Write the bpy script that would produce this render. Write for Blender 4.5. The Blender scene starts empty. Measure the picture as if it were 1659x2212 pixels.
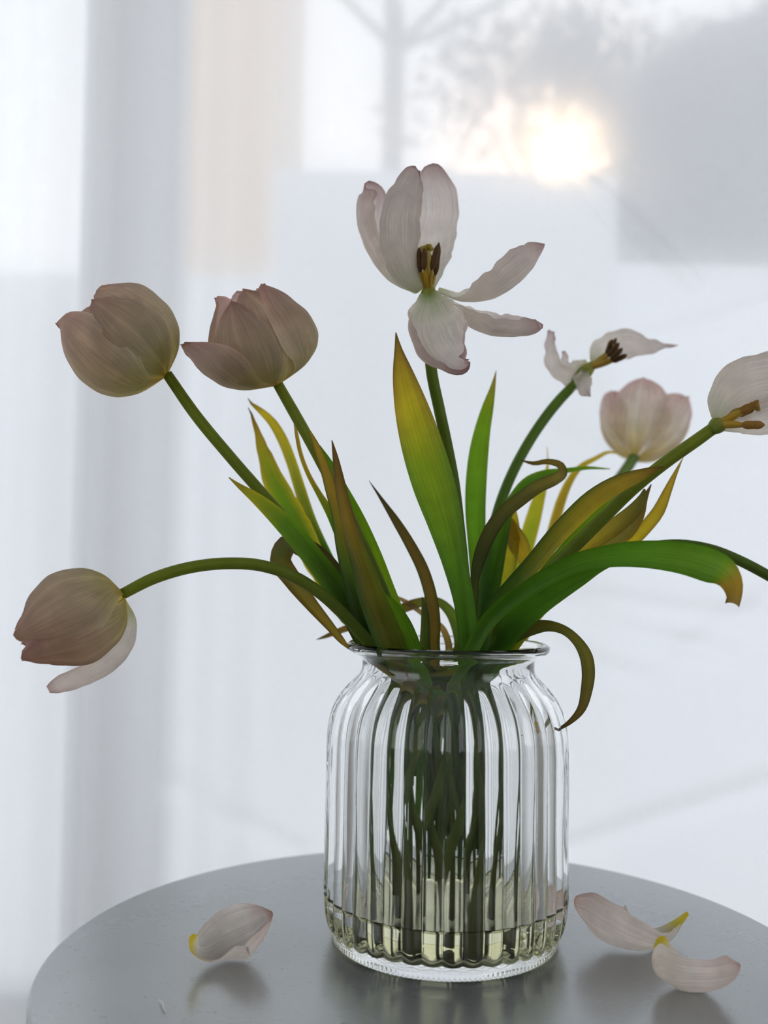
import bpy, math, random
import numpy as np
from mathutils import Vector, Matrix, noise
random.seed(7)
SC = bpy.context.scene
COL = SC.collection

# ------------------------------------------------------------------ camera
W, Hh, F = 1659.0, 2212.0, 2200.0
CX, CY = W / 2, Hh / 2
CAMZ = 0.2317                      # camera height above the table top (table top is z = 0)
PITCH, ROLL = math.radians(2.86), math.radians(-0.9)
FWD = Vector((0, math.cos(PITCH), math.sin(PITCH)))
RT0 = Vector((1, 0, 0)); UP0 = Vector((0, -math.sin(PITCH), math.cos(PITCH)))
cR, sR = math.cos(ROLL), math.sin(ROLL)
RIGHT = RT0 * cR - UP0 * sR
UP = RT0 * sR + UP0 * cR
CAM = Vector((0, 0, CAMZ))
cam_d = bpy.data.cameras.new('camera'); cam = bpy.data.objects.new('camera', cam_d); COL.objects.link(cam)
m = Matrix((RIGHT, UP, -FWD)).transposed().to_4x4(); m.translation = CAM
cam.matrix_world = m
cam_d.sensor_fit = 'HORIZONTAL'; cam_d.sensor_width = 36; cam_d.lens = 36 * F / W
cam_d.clip_start = 0.02; cam_d.clip_end = 200
cam_d.dof.use_dof = True; cam_d.dof.focus_distance = 0.612
cam_d.dof.aperture_fstop = cam_d.lens / 8.5
SC.camera = cam

# ------------------------------------------------------------------ sky with a low hazy sun
SUN_DIR = (FWD * F + RIGHT * (1207 - CX) - UP * (332 - CY)).normalized()
wd = bpy.data.worlds.new('sky'); SC.world = wd; wd.use_nodes = True
nt = wd.node_tree; nt.nodes.clear(); N = nt.nodes.new; L = nt.links.new
tc = N('ShaderNodeTexCoord'); dot = N('ShaderNodeVectorMath'); dot.operation = 'DOT_PRODUCT'
nrm = N('ShaderNodeVectorMath'); nrm.operation = 'NORMALIZE'
L(tc.outputs['Generated'], nrm.inputs[0]); L(nrm.outputs[0], dot.inputs[0]); dot.inputs[1].default_value = SUN_DIR
ac = N('ShaderNodeMath'); ac.operation = 'ARCCOSINE'; L(dot.outputs['Value'], ac.inputs[0])
sep = N('ShaderNodeSeparateXYZ'); L(nrm.outputs[0], sep.inputs[0])
sky = N('ShaderNodeValToRGB'); L(sep.outputs['Z'], sky.inputs[0])
sky.color_ramp.elements[0].position = 0.0; sky.color_ramp.elements[0].color = (0.98, 0.99, 1.0, 1)
sky.color_ramp.elements[1].position = 0.9; sky.color_ramp.elements[1].color = (0.80, 0.90, 1.0, 1)
hal = N('ShaderNodeValToRGB'); L(ac.outputs[0], hal.inputs[0])      # radians from the sun
r = hal.color_ramp; r.elements[0].position = 0.0; r.elements[0].color = (1, .70, .36, 1)
r.elements[1].position = 0.6; r.elements[1].color = (0, 0, 0, 1)
for p, c in ((0.0145, (1, .66, .32)), (0.020, (0.075, 0.042, 0.014)), (0.055, (0.050, 0.024, 0.005)), (0.13, (0.006, 0.003, 0.0008))):
    e = r.elements.new(p); e.color = (*c, 1)
mul = N('ShaderNodeVectorMath'); mul.operation = 'SCALE'; L(hal.outputs[0], mul.inputs[0]); mul.inputs['Scale'].default_value = 22.0
SKY = N('ShaderNodeVectorMath'); SKY.operation = 'SCALE'; L(sky.outputs[0], SKY.inputs[0]); SKY.inputs['Scale'].default_value = 1.15
add = N('ShaderNodeVectorMath'); add.operation = 'ADD'; L(mul.outputs[0], add.inputs[0]); L(SKY.outputs[0], add.inputs[1])
bg = N('ShaderNodeBackground'); L(add.outputs[0], bg.inputs[0]); bg.inputs[1].default_value = 1.0
wo = N('ShaderNodeOutputWorld'); L(bg.outputs[0], wo.inputs[0])
wd.cycles.sampling_method = 'MANUAL'; wd.cycles.sample_map_resolution = 1024

SC.view_settings.view_transform = 'Standard'; SC.view_settings.look = 'None'
SC.view_settings.gamma = 1; SC.view_settings.use_curve_mapping = False
SC.view_settings.exposure = 0.58
SC.cycles.max_bounces = 20; SC.cycles.transmission_bounces = 16; SC.cycles.transparent_max_bounces = 16
SC.cycles.glossy_bounces = 8; SC.cycles.diffuse_bounces = 6
SC.cycles.sample_clamp_indirect = 6.0; SC.cycles.blur_glossy = 0.5
SC.cycles.use_denoising = True; SC.cycles.volume_bounces = 2

# ------------------------------------------------------------------ helpers
def ray(px, py):
    return FWD * F + RIGHT * (px - CX) - UP * (py - CY)
def pt(px, py, Y):                     # the point of the sight line at distance Y into the room
    d = ray(px, py); return CAM + d * (Y / d.y)
def ptz(px, py, z):                    # the point of the sight line at height z
    d = ray(px, py); return CAM + d * ((z - CAMZ) / d.z)
def px2m(Y): return Y / F

AX = ptz(960, 2023, 0.0); AX.y = 0.645; AX.x = (pt(960, 2023, 0.645)).x    # vase axis foot
def zrow(py): return pt(962, py, 0.645).z

def srgb(r, g, b):
    f = lambda c: (c / 255 / 12.92) if c / 255 <= .04045 else ((c / 255 + .055) / 1.055) ** 2.4
    return (f(r), f(g), f(b))

def mat(name):
    m = bpy.data.materials.new(name); m.use_nodes = True
    t = m.node_tree; t.nodes.clear()
    return m, t, t.nodes.new, t.links.new
def simple(name, col, rough=0.6, metal=0.0, noise_amt=0.0, scale=20, bump=0.0, spec=0.5):
    m, t, N, L = mat(name)
    p = N('ShaderNodeBsdfPrincipled'); o = N('ShaderNodeOutputMaterial'); L(p.outputs[0], o.inputs[0])
    p.inputs['Base Color'].default_value = (*col, 1); p.inputs['Roughness'].default_value = rough
    p.inputs['Metallic'].default_value = metal; p.inputs['Specular IOR Level'].default_value = spec
    if noise_amt or bump:
        tc = N('ShaderNodeTexCoord'); n = N('ShaderNodeTexNoise'); n.inputs['Scale'].default_value = scale
        n.inputs['Detail'].default_value = 6; L(tc.outputs['Object'], n.inputs['Vector'])
        if noise_amt:
            mx = N('ShaderNodeMix'); mx.data_type = 'RGBA'
            mx.inputs[6].default_value = (*[c * (1 - noise_amt) for c in col], 1)
            mx.inputs[7].default_value = (*[min(1, c * (1 + noise_amt)) for c in col], 1)
            L(n.outputs['Fac'], mx.inputs[0]); L(mx.outputs[2], p.inputs['Base Color'])
        if bump:
            b = N('ShaderNodeBump'); b.inputs['Strength'].default_value = bump; b.inputs['Distance'].default_value = 0.001
            L(n.outputs['Fac'], b.inputs['Height']); L(b.outputs[0], p.inputs['Normal'])
    return m

def mesh(name, V, Fc, material, parent=None, col=None, uv=None, smooth=True, origin=None):
    root = parent
    while root is not None and root.parent is not None: root = root.parent
    off = Vector(root.location) if root is not None else (Vector(origin) if origin is not None else Vector((0, 0, 0)))
    me = bpy.data.meshes.new(name)
    me.from_pydata([tuple(Vector(v) - off) for v in V], [], Fc)
    if smooth: me.polygons.foreach_set('use_smooth', [True] * len(me.polygons))
    if col is not None:
        a = me.color_attributes.new('Col', 'FLOAT_COLOR', 'POINT')
        a.data.foreach_set('color', np.asarray([(*c[:3], 1.0) for c in col], dtype=np.float32).ravel())
    if uv is not None:
        ul = me.uv_layers.new(name='UVMap'); li = np.zeros(len(me.loops), dtype=np.int32)
        me.loops.foreach_get('vertex_index', li)
        ul.data.foreach_set('uv', np.asarray(uv, dtype=np.float32)[li].ravel())
    me.materials.append(material); me.update()
    o = bpy.data.objects.new(name, me); COL.objects.link(o)
    if parent is not None: o.parent = parent
    elif origin is not None: o.location = origin
    return o
def tag(o, label=None, cat=None, group=None, kind=None):
    if label: o['label'] = label
    if cat: o['category'] = cat
    if group: o['group'] = group
    if kind: o['kind'] = kind
    return o
def empty(name, loc, label, cat, group=None):
    o = bpy.data.objects.new(name, None); COL.objects.link(o); o.location = loc
    o.empty_display_size = 0.02
    return tag(o, label, cat, group)

def catmull(P, n):
    """P: k x d array, centripetal-ish sampling at n points evenly along chord length of first three columns"""
    P = np.asarray(P, dtype=float); k = len(P)
    if k == 2: return P[0] + (P[1] - P[0]) * np.linspace(0, 1, n)[:, None]
    d = np.maximum(np.linalg.norm(np.diff(P[:, :3], axis=0), axis=1), 1e-5); T = np.r_[0, np.cumsum(d)]
    M = np.zeros_like(P)
    for i in range(k):
        if i == 0: M[i] = (P[1] - P[0]) / d[0]
        elif i == k - 1: M[i] = (P[-1] - P[-2]) / d[-1]
        else:
            a, b = (P[i] - P[i - 1]) / d[i - 1], (P[i + 1] - P[i]) / d[i]
            M[i] = (a * d[i] + b * d[i - 1]) / (d[i] + d[i - 1])
    out = []
    for t in np.linspace(0, T[-1], n):
        i = min(np.searchsorted(T, t, side='right') - 1, k - 2); h = d[i]; u = (t - T[i]) / h
        out.append((2*u**3-3*u**2+1)*P[i] + (u**3-2*u**2+u)*h*M[i] + (-2*u**3+3*u**2)*P[i+1] + (u**3-u**2)*h*M[i+1])
    return np.array(out)

def tube(name, P, R, material, parent=None, seg=12, n=None, colf=None, flat_end=True, ecc=1.0):
    A = [[*p, r] for p, r in zip(P, R)]
    S = catmull(A, n or max(8, len(P) * 8)); n = len(S)
    V, Fc, C, UV = [], [], [], []
    ref = Vector((0.3, 1, 0.2)); prev = None; acc = 0
    for i in range(n):
        p = Vector(S[i, :3]); t = (Vector(S[min(i+1, n-1), :3]) - Vector(S[max(i-1, 0), :3])).normalized()
        if prev is None: a = t.orthogonal().normalized()
        else: a = (prev - t * prev.dot(t)).normalized()
        prev = a; b = t.cross(a); rr = max(S[i, 3], 1e-5)
        if i: acc += (p - Vector(S[i-1, :3])).length
        for j in range(seg):
            th = 2 * math.pi * j / seg
            V.append(p + (a * math.cos(th) + b * math.sin(th) * ecc) * rr)
            UV.append((j / seg, acc * 10)); C.append(colf(i / (n - 1)) if colf else (1, 1, 1))
    for i in range(n - 1):
        for j in range(seg):
            j2 = (j + 1) % seg; Fc.append((i*seg+j, i*seg+j2, (i+1)*seg+j2, (i+1)*seg+j))
    Fc.append(tuple(reversed(range(seg)))); Fc.append(tuple((n-1)*seg + j for j in range(seg)))
    return mesh(name, V, Fc, material, parent, C, UV)

def lerp(a, b, t): return tuple(x + (y - x) * t for x, y in zip(a, b))
def grad(G, t, s):
    for i in range(len(G) - 1):
        if t <= G[i+1][0] or i == len(G) - 2:
            u = min(1, max(0, (t - G[i][0]) / max(1e-6, G[i+1][0] - G[i][0])))
            return lerp(lerp(G[i][1], G[i+1][1], u), lerp(G[i][2], G[i+1][2], u), s)

def blade(name, P, material, parent=None, G=None, roll=0, cup=25, ruff=0.0, n=48, ns=12, floor=None, origin=None, edgep=2.5, crease=0.0, fold=None):
    """P: (world Vector, apparent width in px, [roll deg], [cup deg]); base first, tip last.
    fold = (extra bend of the s<0 margin, of the s>0 margin, where it starts 0..1), degrees"""
    A = []
    for q in P:
        v = q[0]; w = q[1] * v.y / F
        A.append([v.x, v.y, v.z, w, math.radians(q[2] if len(q) > 2 and q[2] is not None else roll), math.radians(q[3] if len(q) > 3 else cup)])
    S = catmull(A, n); V, Fc, C, UV = [], [], [], []; acc = 0; sd = random.random() * 50
    ps = None
    for i in range(n):
        p = Vector(S[i, :3]); t = (Vector(S[min(i+1, n-1), :3]) - Vector(S[max(i-1, 0), :3])).normalized()
        view = (p - CAM).normalized(); s0 = t.cross(view)
        s0 = s0.normalized() if s0.length > 1e-4 else RIGHT
        n0 = s0.cross(t).normalized()
        if n0.dot(view) > 0: n0 = -n0
        w, a, c = max(S[i, 3], 1e-4), S[i, 4], S[i, 5]; tt = i / (n - 1)
        if i: acc += (p - Vector(S[i-1, :3])).length
        fa = [0, 0, .5]
        if fold: k = math.sin(min(1, max(0, (tt - .12) / .35)) * math.pi/2); fa = [math.radians(fold[0])*k, math.radians(fold[1])*k, fold[2]]
        def ang(s):
            g = c * s
            if s < -fa[2]: g -= fa[0] * (-s - fa[2]) / (1 - fa[2])
            if s > fa[2]: g += fa[1] * (s - fa[2]) / (1 - fa[2])
            return g
        pr = [(0.0, 0.0)] * (ns + 1); h = ns // 2; pr[h] = (0, 0); ds = 2 / ns
        for j in range(h + 1, ns + 1):
            g = ang(-1 + ds*(j - .5)); pr[j] = (pr[j-1][0] + math.cos(g)*ds, pr[j-1][1] + math.sin(g)*ds)
        for j in range(h - 1, -1, -1):
            g = ang(-1 + ds*(j + .5)); pr[j] = (pr[j+1][0] - math.cos(g)*ds, pr[j+1][1] - math.sin(g)*ds)
        ca, sa = math.cos(a), math.sin(a)
        uu = [x*ca - y*sa for x, y in pr]; dd = [x*sa + y*ca for x, y in pr]
        rng = max(max(uu) - min(uu), .45); sc = w / rng; mu = (max(uu) + min(uu)) / 2; md = sum(dd) / len(dd)
        for j in range(ns + 1):
            s = -1 + 2 * j / ns
            q = p + s0 * (uu[j] - mu) * sc + n0 * (dd[j] - md) * sc - n0 * crease * w * math.exp(-(s/0.12)**2)
            if ruff:
                k = abs(s) ** 2 * 0.9 + 0.12
                q += n0 * ruff * k * noise.noise(Vector((acc*90 + sd, s*1.2, sd))) * min(1, tt*4)
                q += s0 * ruff * 0.6 * k * noise.noise(Vector((acc*160 + sd, s*0.7, 7+sd))) * min(1, tt*4) * (1 if s > 0 else -1)
            if floor is not None and q.z < floor: q.z = floor + (0.00002 * j)
            V.append(q); UV.append((s*0.5+0.5, acc*20))
            if G:
                GG = [(g[0], g[1], g[3] if (len(g) > 3 and s > 0) else g[2]) for g in G]; C.append(grad(GG, tt, abs(s) ** edgep))
            else: C.append((1, 1, 1))
    for i in range(n - 1):
        for j in range(ns):
            a = i*(ns+1)+j; Fc.append((a, a+1, a+ns+2, a+ns+1))
    return mesh(name, V, Fc, material, parent, C, UV, origin=origin)

# ------------------------------------------------------------------ materials
def plant_mat(name, streak, trans, rough, tint=(1, 1, 1), spec=0.4, amt=0.35, vscale=0.6, bump=0.2):
    m, t, N, L = mat(name)
    at = N('ShaderNodeAttribute'); at.attribute_name = 'Col'
    uv = N('ShaderNodeUVMap'); mp = N('ShaderNodeMapping'); mp.inputs['Scale'].default_value = (streak, vscale, 1)
    L(uv.outputs[0], mp.inputs[0]); ns = N('ShaderNodeTexNoise'); ns.inputs['Scale'].default_value = 1.0; ns.inputs['Detail'].default_value = 4
    L(mp.outputs[0], ns.inputs['Vector'])
    rp = N('ShaderNodeMapRange'); rp.inputs['From Min'].default_value = .3; rp.inputs['From Max'].default_value = .7
    rp.inputs['To Min'].default_value = 1 - amt; rp.inputs['To Max'].default_value = 1 + amt * 0.6; L(ns.outputs['Fac'], rp.inputs['Value'])
    tco = N('ShaderNodeTexCoord'); n2 = N('ShaderNodeTexNoise'); n2.inputs['Scale'].default_value = 90; n2.inputs['Detail'].default_value = 3
    L(tco.outputs['Object'], n2.inputs['Vector'])
    r2 = N('ShaderNodeMapRange'); r2.inputs['To Min'].default_value = 0.8; r2.inputs['To Max'].default_value = 1.2; L(n2.outputs['Fac'], r2.inputs['Value'])
    mm = N('ShaderNodeMath'); mm.operation = 'MULTIPLY'; L(rp.outputs[0], mm.inputs[0]); L(r2.outputs[0], mm.inputs[1])
    sc = N('ShaderNodeVectorMath'); sc.operation = 'SCALE'; L(at.outputs['Color'], sc.inputs[0]); L(mm.outputs[0], sc.inputs['Scale'])
    p = N('ShaderNodeBsdfPrincipled'); L(sc.outputs[0], p.inputs['Base Color']); p.inputs['Roughness'].default_value = rough
    p.inputs['Specular IOR Level'].default_value = spec
    bp = N('ShaderNodeBump'); bp.inputs['Strength'].default_value = bump; bp.inputs['Distance'].default_value = 0.0006
    L(ns.outputs['Fac'], bp.inputs['Height']); L(bp.outputs[0], p.inputs['Normal'])
    tr = N('ShaderNodeBsdfTranslucent'); L(bp.outputs[0], tr.inputs['Normal'])
    tm = N('ShaderNodeVectorMath'); tm.operation = 'MULTIPLY'; L(sc.outputs[0], tm.inputs[0]); tm.inputs[1].default_value = tint
    L(tm.outputs[0], tr.inputs['Color'])
    mx = N('ShaderNodeMixShader'); mx.inputs[0].default_value = trans; L(p.outputs[0], mx.inputs[1]); L(tr.outputs[0], mx.inputs[2])
    o = N('ShaderNodeOutputMaterial'); L(mx.outputs[0], o.inputs[0])
    return m
LEAF = plant_mat('leaf_skin', 30, 0.55, 0.45, (1.5, 1.45, 0.8), spec=0.3, amt=.2)
STEM = plant_mat('stem_skin', 10, 0.35, 0.5, (1.3, 1.3, 0.6), spec=0.2, amt=0.2)
PETAL = plant_mat('petal_skin', 80, 0.68, 0.5, (1.0, 0.97, 0.93), spec=0.25, amt=0.19, vscale=1.6, bump=0.5)
ANTHER = simple('dark_anther', srgb(84, 56, 16), 0.8, noise_amt=.3, scale=600, bump=.6)
PISTIL = simple('pistil_green', srgb(170, 150, 50), 0.5, noise_amt=.2, scale=300)
FILA = simple('filament_yellow', srgb(175, 140, 30), 0.5, noise_amt=.2, scale=300)

def glass_mat(name, ior, col, rough=0.0, vol=None):
    m, t, N, L = mat(name)
    g = N('ShaderNodeBsdfGlass'); g.inputs['IOR'].default_value = ior; g.inputs['Color'].default_value = (*col, 1); g.inputs['Roughness'].default_value = rough
    o = N('ShaderNodeOutputMaterial'); L(g.outputs[0], o.inputs[0])
    if vol:
        v = N('ShaderNodeVolumeScatter'); v.inputs['Color'].default_value = (*vol[0], 1); v.inputs['Density'].default_value = vol[1]; L(v.outputs[0], o.inputs['Volume'])
    return m
GLASS = glass_mat('clear_glass', 1.5, (0.992, 0.996, 0.994))
WATER = glass_mat('pale_water', 1.33, (0.99, 0.98, 0.86))

# ------------------------------------------------------------------ room
WY = 1.62                      # inner face of the window wall
FLOOR_Z = -0.62; CEIL_Z = 1.95
XL, XR, YB = -1.9, 2.1, -2.2
def box(name, x0, x1, y0, y1, z0, z1, material, parent=None, bev=0.0):
    V = [(x, y, z) for x in (x0, x1) for y in (y0, y1) for z in (z0, z1)]
    Fc = [(0,1,3,2),(4,6,7,5),(0,4,5,1),(2,3,7,6),(0,2,6,4),(1,5,7,3)]
    o = mesh(name, V, Fc, material, parent, smooth=False)
    if bev:
        b = o.modifiers.new('bevel', 'BEVEL'); b.width = bev; b.segments = 2
    return o
PAINT = simple('wall_paint', srgb(205, 203, 198), 0.8, noise_amt=.04, scale=6, bump=.1)
CEILM = simple('ceiling_paint', srgb(228, 228, 226), 0.85, noise_amt=.03, scale=6)
FRAME = simple('window_frame_paint', srgb(236, 238, 242), 0.5, noise_amt=.03, scale=12)
m, t, N, L = mat('floor_boards')
p = N('ShaderNodeBsdfPrincipled'); o = N('ShaderNodeOutputMaterial'); L(p.outputs[0], o.inputs[0]); p.inputs['Roughness'].default_value = .45
tc = N('ShaderNodeTexCoord'); mp = N('ShaderNodeMapping'); mp.inputs['Scale'].default_value = (12, 1.2, 1); L(tc.outputs['Object'], mp.inputs[0])
ns = N('ShaderNodeTexNoise'); ns.inputs['Scale'].default_value = 5; ns.inputs['Detail'].default_value = 8; L(mp.outputs[0], ns.inputs['Vector'])
rp = N('ShaderNodeValToRGB'); L(ns.outputs['Fac'], rp.inputs[0]); rp.color_ramp.elements[0].color = (.16, .12, .09, 1); rp.color_ramp.elements[1].color = (.34, .27, .2, 1)
L(rp.outputs[0], p.inputs['Base Color']); FLOORM = m

tag(box('floor', XL, XR, YB, WY + .2, FLOOR_Z - .1, FLOOR_Z, FLOORM), kind='structure')
tag(box('ceiling', XL, XR, YB, WY + .2, CEIL_Z, CEIL_Z + .1, CEILM), kind='structure')
def wall_with_opening(name, x0, x1, z0, z1, y0, y1, a0, a1, b0, b1):
    V, Fc = [], []
    for (p, q, r_, s_) in ((x0, a0, z0, z1), (a1, x1, z0, z1), (a0, a1, z0, b0), (a0, a1, b1, z1)):
        b = len(V); V += [(x, y, z) for x in (p, q) for y in (y0, y1) for z in (r_, s_)]
        Fc += [tuple(b + i for i in f) for f in ((0,1,3,2),(4,6,7,5),(0,4,5,1),(2,3,7,6),(0,2,6,4),(1,5,7,3))]
    return tag(mesh(name, V, Fc, PAINT, smooth=False), kind='structure')
def wall_y(name, x0, x1, a0, a1, b0, b1):
    V, Fc = [], []
    for (p, q, r_, s_) in ((YB - .1, a0, FLOOR_Z, CEIL_Z), (a1, WY + .2, FLOOR_Z, CEIL_Z), (a0, a1, FLOOR_Z, b0), (a0, a1, b1, CEIL_Z)):
        b = len(V); V += [(x, y, z) for x in (x0, x1) for y in (p, q) for z in (r_, s_)]
        Fc += [tuple(b + i for i in f) for f in ((0,1,3,2),(4,6,7,5),(0,4,5,1),(2,3,7,6),(0,2,6,4),(1,5,7,3))]
    return tag(mesh(name, V, Fc, PAINT, smooth=False), kind='structure')
tag(box('wall_front', XL, XR, YB - .1, YB, FLOOR_Z, CEIL_Z, PAINT), kind='structure')
for nm, wn, xa, xb in (('wall_left', 'fill_opening_left', XL - .16, XL), ('wall_right', 'fill_opening_right', XR, XR + .16)):  # framed side openings, unseen, added to fill the room with light
    wall_y(nm, xa, xb, -1.7, .5, 0.0, 1.7)
    w2 = empty(wn, ((xa + xb)/2, -.6, 0), None, None); w2['kind'] = 'structure'; xm = (xa + xb)/2
    for y in (-1.7, -.63, .44): box('frame_post', xm - .03, xm + .03, y, y + .06, 0, 1.7, FRAME, w2, .004)
    for z in (0, 1.64): box('frame_rail', xm - .025, xm + .025, -1.7, .5, z, z + .06, FRAME, w2, .004)
# window wall with a wide opening, frame posts standing in it
OX0, OX1, OZ0, OZ1 = -1.6, 1.8, FLOOR_Z + .1, 1.75
wall_with_opening('wall_back', XL, XR, FLOOR_Z, CEIL_Z, WY, WY + .18, OX0, OX1, OZ0, OZ1)
win = empty('window_1', (0, WY + .06, OZ0), None, None); win['kind'] = 'structure'
def xw(px, Y=WY + .05): return pt(px, 500, Y).x
for (a, b) in ((xw(180), xw(388)), (OX0, OX0 + .06), (OX1 - .06, OX1)):
    box('frame_post', a, b, WY + .03, WY + .11, OZ0, OZ1, FRAME, win, .004)
for (z0, z1) in ((OZ0, OZ0 + .06), (OZ1 - .06, OZ1)):
    box('frame_rail', OX0, OX1, WY + .035, WY + .105, z0, z1, FRAME, win, .004)

# ------------------------------------------------------------------ outside
WHITE_WALL = simple('white_render', srgb(236, 238, 242), 0.9, noise_amt=.03, scale=3)
GREYW = simple('grey_render', srgb(230, 232, 237), 0.9, noise_amt=.03, scale=3)
BEIGE = simple('beige_render', srgb(222, 196, 170), 0.9, noise_amt=.05, scale=2)
BARK = simple('bark', srgb(92, 84, 78), 0.9, noise_amt=.3, scale=15)
DARKLEAF = simple('far_leaves', srgb(66, 68, 68), 0.9, noise_amt=.3, scale=3)
GROUND = simple('pale_ground', srgb(200, 204, 208), 0.95, noise_amt=.08, scale=.6)
g = box('ground', -40, 40, WY + .25, 60, -3.2, -3.0, GROUND); tag(g, kind='structure')
def at_z(py, Y): return pt(CX, py, Y).z
o = box('garden_wall', pt(592, 365, 3.2).x, pt(1335, 365, 3.2).x, 3.2, 3.4, -3.0, at_z(368, 3.2), WHITE_WALL, bev=.01)
tag(o, 'white rendered wall outside, its level top seen through the curtain below the sun', 'wall')
o = box('low_wall', pt(1335, 365, 3.2).x + .01, 9, 3.9, 4.1, -3.0, at_z(560, 3.9), GREYW, bev=.01)
tag(o, 'lower white wall outside behind the right edge of the curtain, under the dense tree', 'wall')
o = box('low_wall', -7, pt(590, 365, 3.2).x - .01, 3.9, 4.1, -3.0, at_z(600, 3.9), WHITE_WALL, bev=.01)
tag(o, 'lower white wall outside behind the left half of the curtain', 'wall')
fr = empty('house', (pt(490, 300, 9).x, 9.5, -3), 'beige rendered house corner seen faintly through the curtain left of the trees', 'building')
box('wall', pt(385, 300, 9).x, pt(592, 300, 9).x, 9, 12, -3, 8, BEIGE, fr)
box('roof', pt(370, 300, 9).x, pt(607, 300, 9).x, 8.8, 12.2, 8, 8.3, FRAME, fr)

def branch(V, Fc, p0, p1, r0, r1, seg=6):
    d = (p1 - p0).normalized(); a = d.orthogonal().normalized(); b = d.cross(a); k = len(V)
    for (p, r_) in ((p0, r0), (p1, r1)):
        for j in range(seg):
            th = 2*math.pi*j/seg; V.append(p + (a*math.cos(th) + b*math.sin(th))*r_)
    for j in range(seg): Fc.append((k+j, k+(j+1) % seg, k+seg+(j+1) % seg, k+seg+j))
def grow(V, Fc, p, d, r_, ln, depth, rnd, tips):
    q = p
    for s in range(3):
        d2 = (d + Vector((rnd.uniform(-.18, .18), rnd.uniform(-.18, .18), rnd.uniform(-.1, .16)))).normalized()
        q2 = q + d2 * ln / 3; branch(V, Fc, q, q2, r_*(1 - s*.15), r_*(1 - (s+1)*.15)); q, d = q2, d2
    tips.append((q, d))
    if depth:
        for _ in range(3 if depth > 1 else 4):
            ax = Vector((rnd.uniform(-1, 1), rnd.uniform(-1, 1), rnd.uniform(-.5, 1))).normalized()
            grow(V, Fc, q, (d * .75 + ax * .75).normalized(), r_*.52, ln*.72, depth-1, rnd, tips)
def tree(name, label, base, height, r0, depth, seed, leaves=0, lean=(0, 0), start=.35, lsize=.1):
    rnd = random.Random(seed); root = empty(name, base, label, 'tree')
    V, Fc, tips = [], [], []; p = Vector(base); top = p + Vector((lean[0], lean[1], height*start))
    branch(V, Fc, p, top, r0, r0*.85, 10)
    d = (top - p).normalized(); trunk = mesh('trunk', V, Fc, BARK, root)
    V, Fc = [], []
    grow(V, Fc, top, d, r0*.8, height*(1-start)*.42, depth, rnd, tips)
    for k in range(3):
        q = p.lerp(top, rnd.uniform(.7, 1)); ax = Vector((rnd.uniform(-1, 1), rnd.uniform(-1, 1), .3)).normalized()
        grow(V, Fc, q, ax, r0*.4, height*.2, depth-1, rnd, tips)
    b = mesh('branches', V, Fc, BARK, root); b['kind'] = 'stuff'
    if leaves:
        V, Fc = [], []
        for _ in range(leaves):
            q, _d = rnd.choice(tips[len(tips)//4:]); c = q + Vector([rnd.gauss(0, lsize*2.2) for _ in range(3)])
            a = Vector([rnd.uniform(-1, 1) for _ in range(3)]).normalized(); b2 = a.orthogonal().normalized(); k = len(V)
            V += [c + a*lsize, c + b2*lsize*.5, c - a*lsize, c - b2*lsize*.5]; Fc.append((k, k+1, k+2, k+3))
        f = mesh('foliage', V, Fc, DARKLEAF, root, smooth=False); f['kind'] = 'stuff'
    return root
P0 = pt(848, 300, 7.0); tree('bare_tree', 'bare tree with a straight grey trunk behind the curtain above the open tulip', (P0.x, 7.0, -3), 9.5, .085, 3, 3, start=.74)
P0 = pt(1180, 300, 13.5); tree('branchy_tree', 'twiggy tree beside the low sun, seen through the curtain', (P0.x, 13.5, -3), 9.9, .16, 4, 11, leaves=3600, lean=(.9, 0), start=.66, lsize=.12)
def bushy(label, cpt, rx, rz, seed):
    rnd = random.Random(seed); root = empty('dense_tree', (cpt.x, cpt.y, -3), label, 'tree')
    V, Fc = [], []; branch(V, Fc, Vector((cpt.x, cpt.y, -3)), Vector((cpt.x, cpt.y, cpt.z)), .14, .09, 12); mesh('trunk', V, Fc, BARK, root)
    def surf(u, v, k=1.0):
        d = Vector((math.cos(u)*math.cos(v), math.sin(u)*math.cos(v), math.sin(v)))
        f = k*(1 + .16*noise.noise(d*2.2 + Vector((seed, 0, 0))) + .07*noise.noise(d*7))
        return Vector((cpt.x + d.x*rx*f, cpt.y + d.y*rx*f, cpt.z + d.z*rz*f))
    V, Fc = [], []; A_, B_ = 48, 24
    for i in range(B_ + 1):
        for j in range(A_): V.append(surf(2*math.pi*j/A_, -math.pi/2 + math.pi*i/B_, .93))
    for i in range(B_):
        for j in range(A_): Fc.append((i*A_+j, i*A_+(j+1) % A_, (i+1)*A_+(j+1) % A_, (i+1)*A_+j))
    mesh('crown', V, Fc, DARKLEAF, root)
    V, Fc = [], []
    for _ in range(7000):
        c = surf(rnd.uniform(0, 2*math.pi), math.asin(rnd.uniform(-1, 1)), rnd.uniform(.92, 1.05)); ls = .07
        a = Vector([rnd.uniform(-1, 1) for _ in range(3)]).normalized(); b2 = a.orthogonal().normalized(); k = len(V)
        V += [c + a*ls, c + b2*ls*.5, c - a*ls, c - b2*ls*.5]; Fc.append((k, k+1, k+2, k+3))
    f = mesh('foliage', V, Fc, DARKLEAF, root, smooth=False); f['kind'] = 'stuff'
bushy('dense dark tree filling the upper right behind the curtain', pt(1680, 430, 8.0), 1.22, 1.5, 5)

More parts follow.
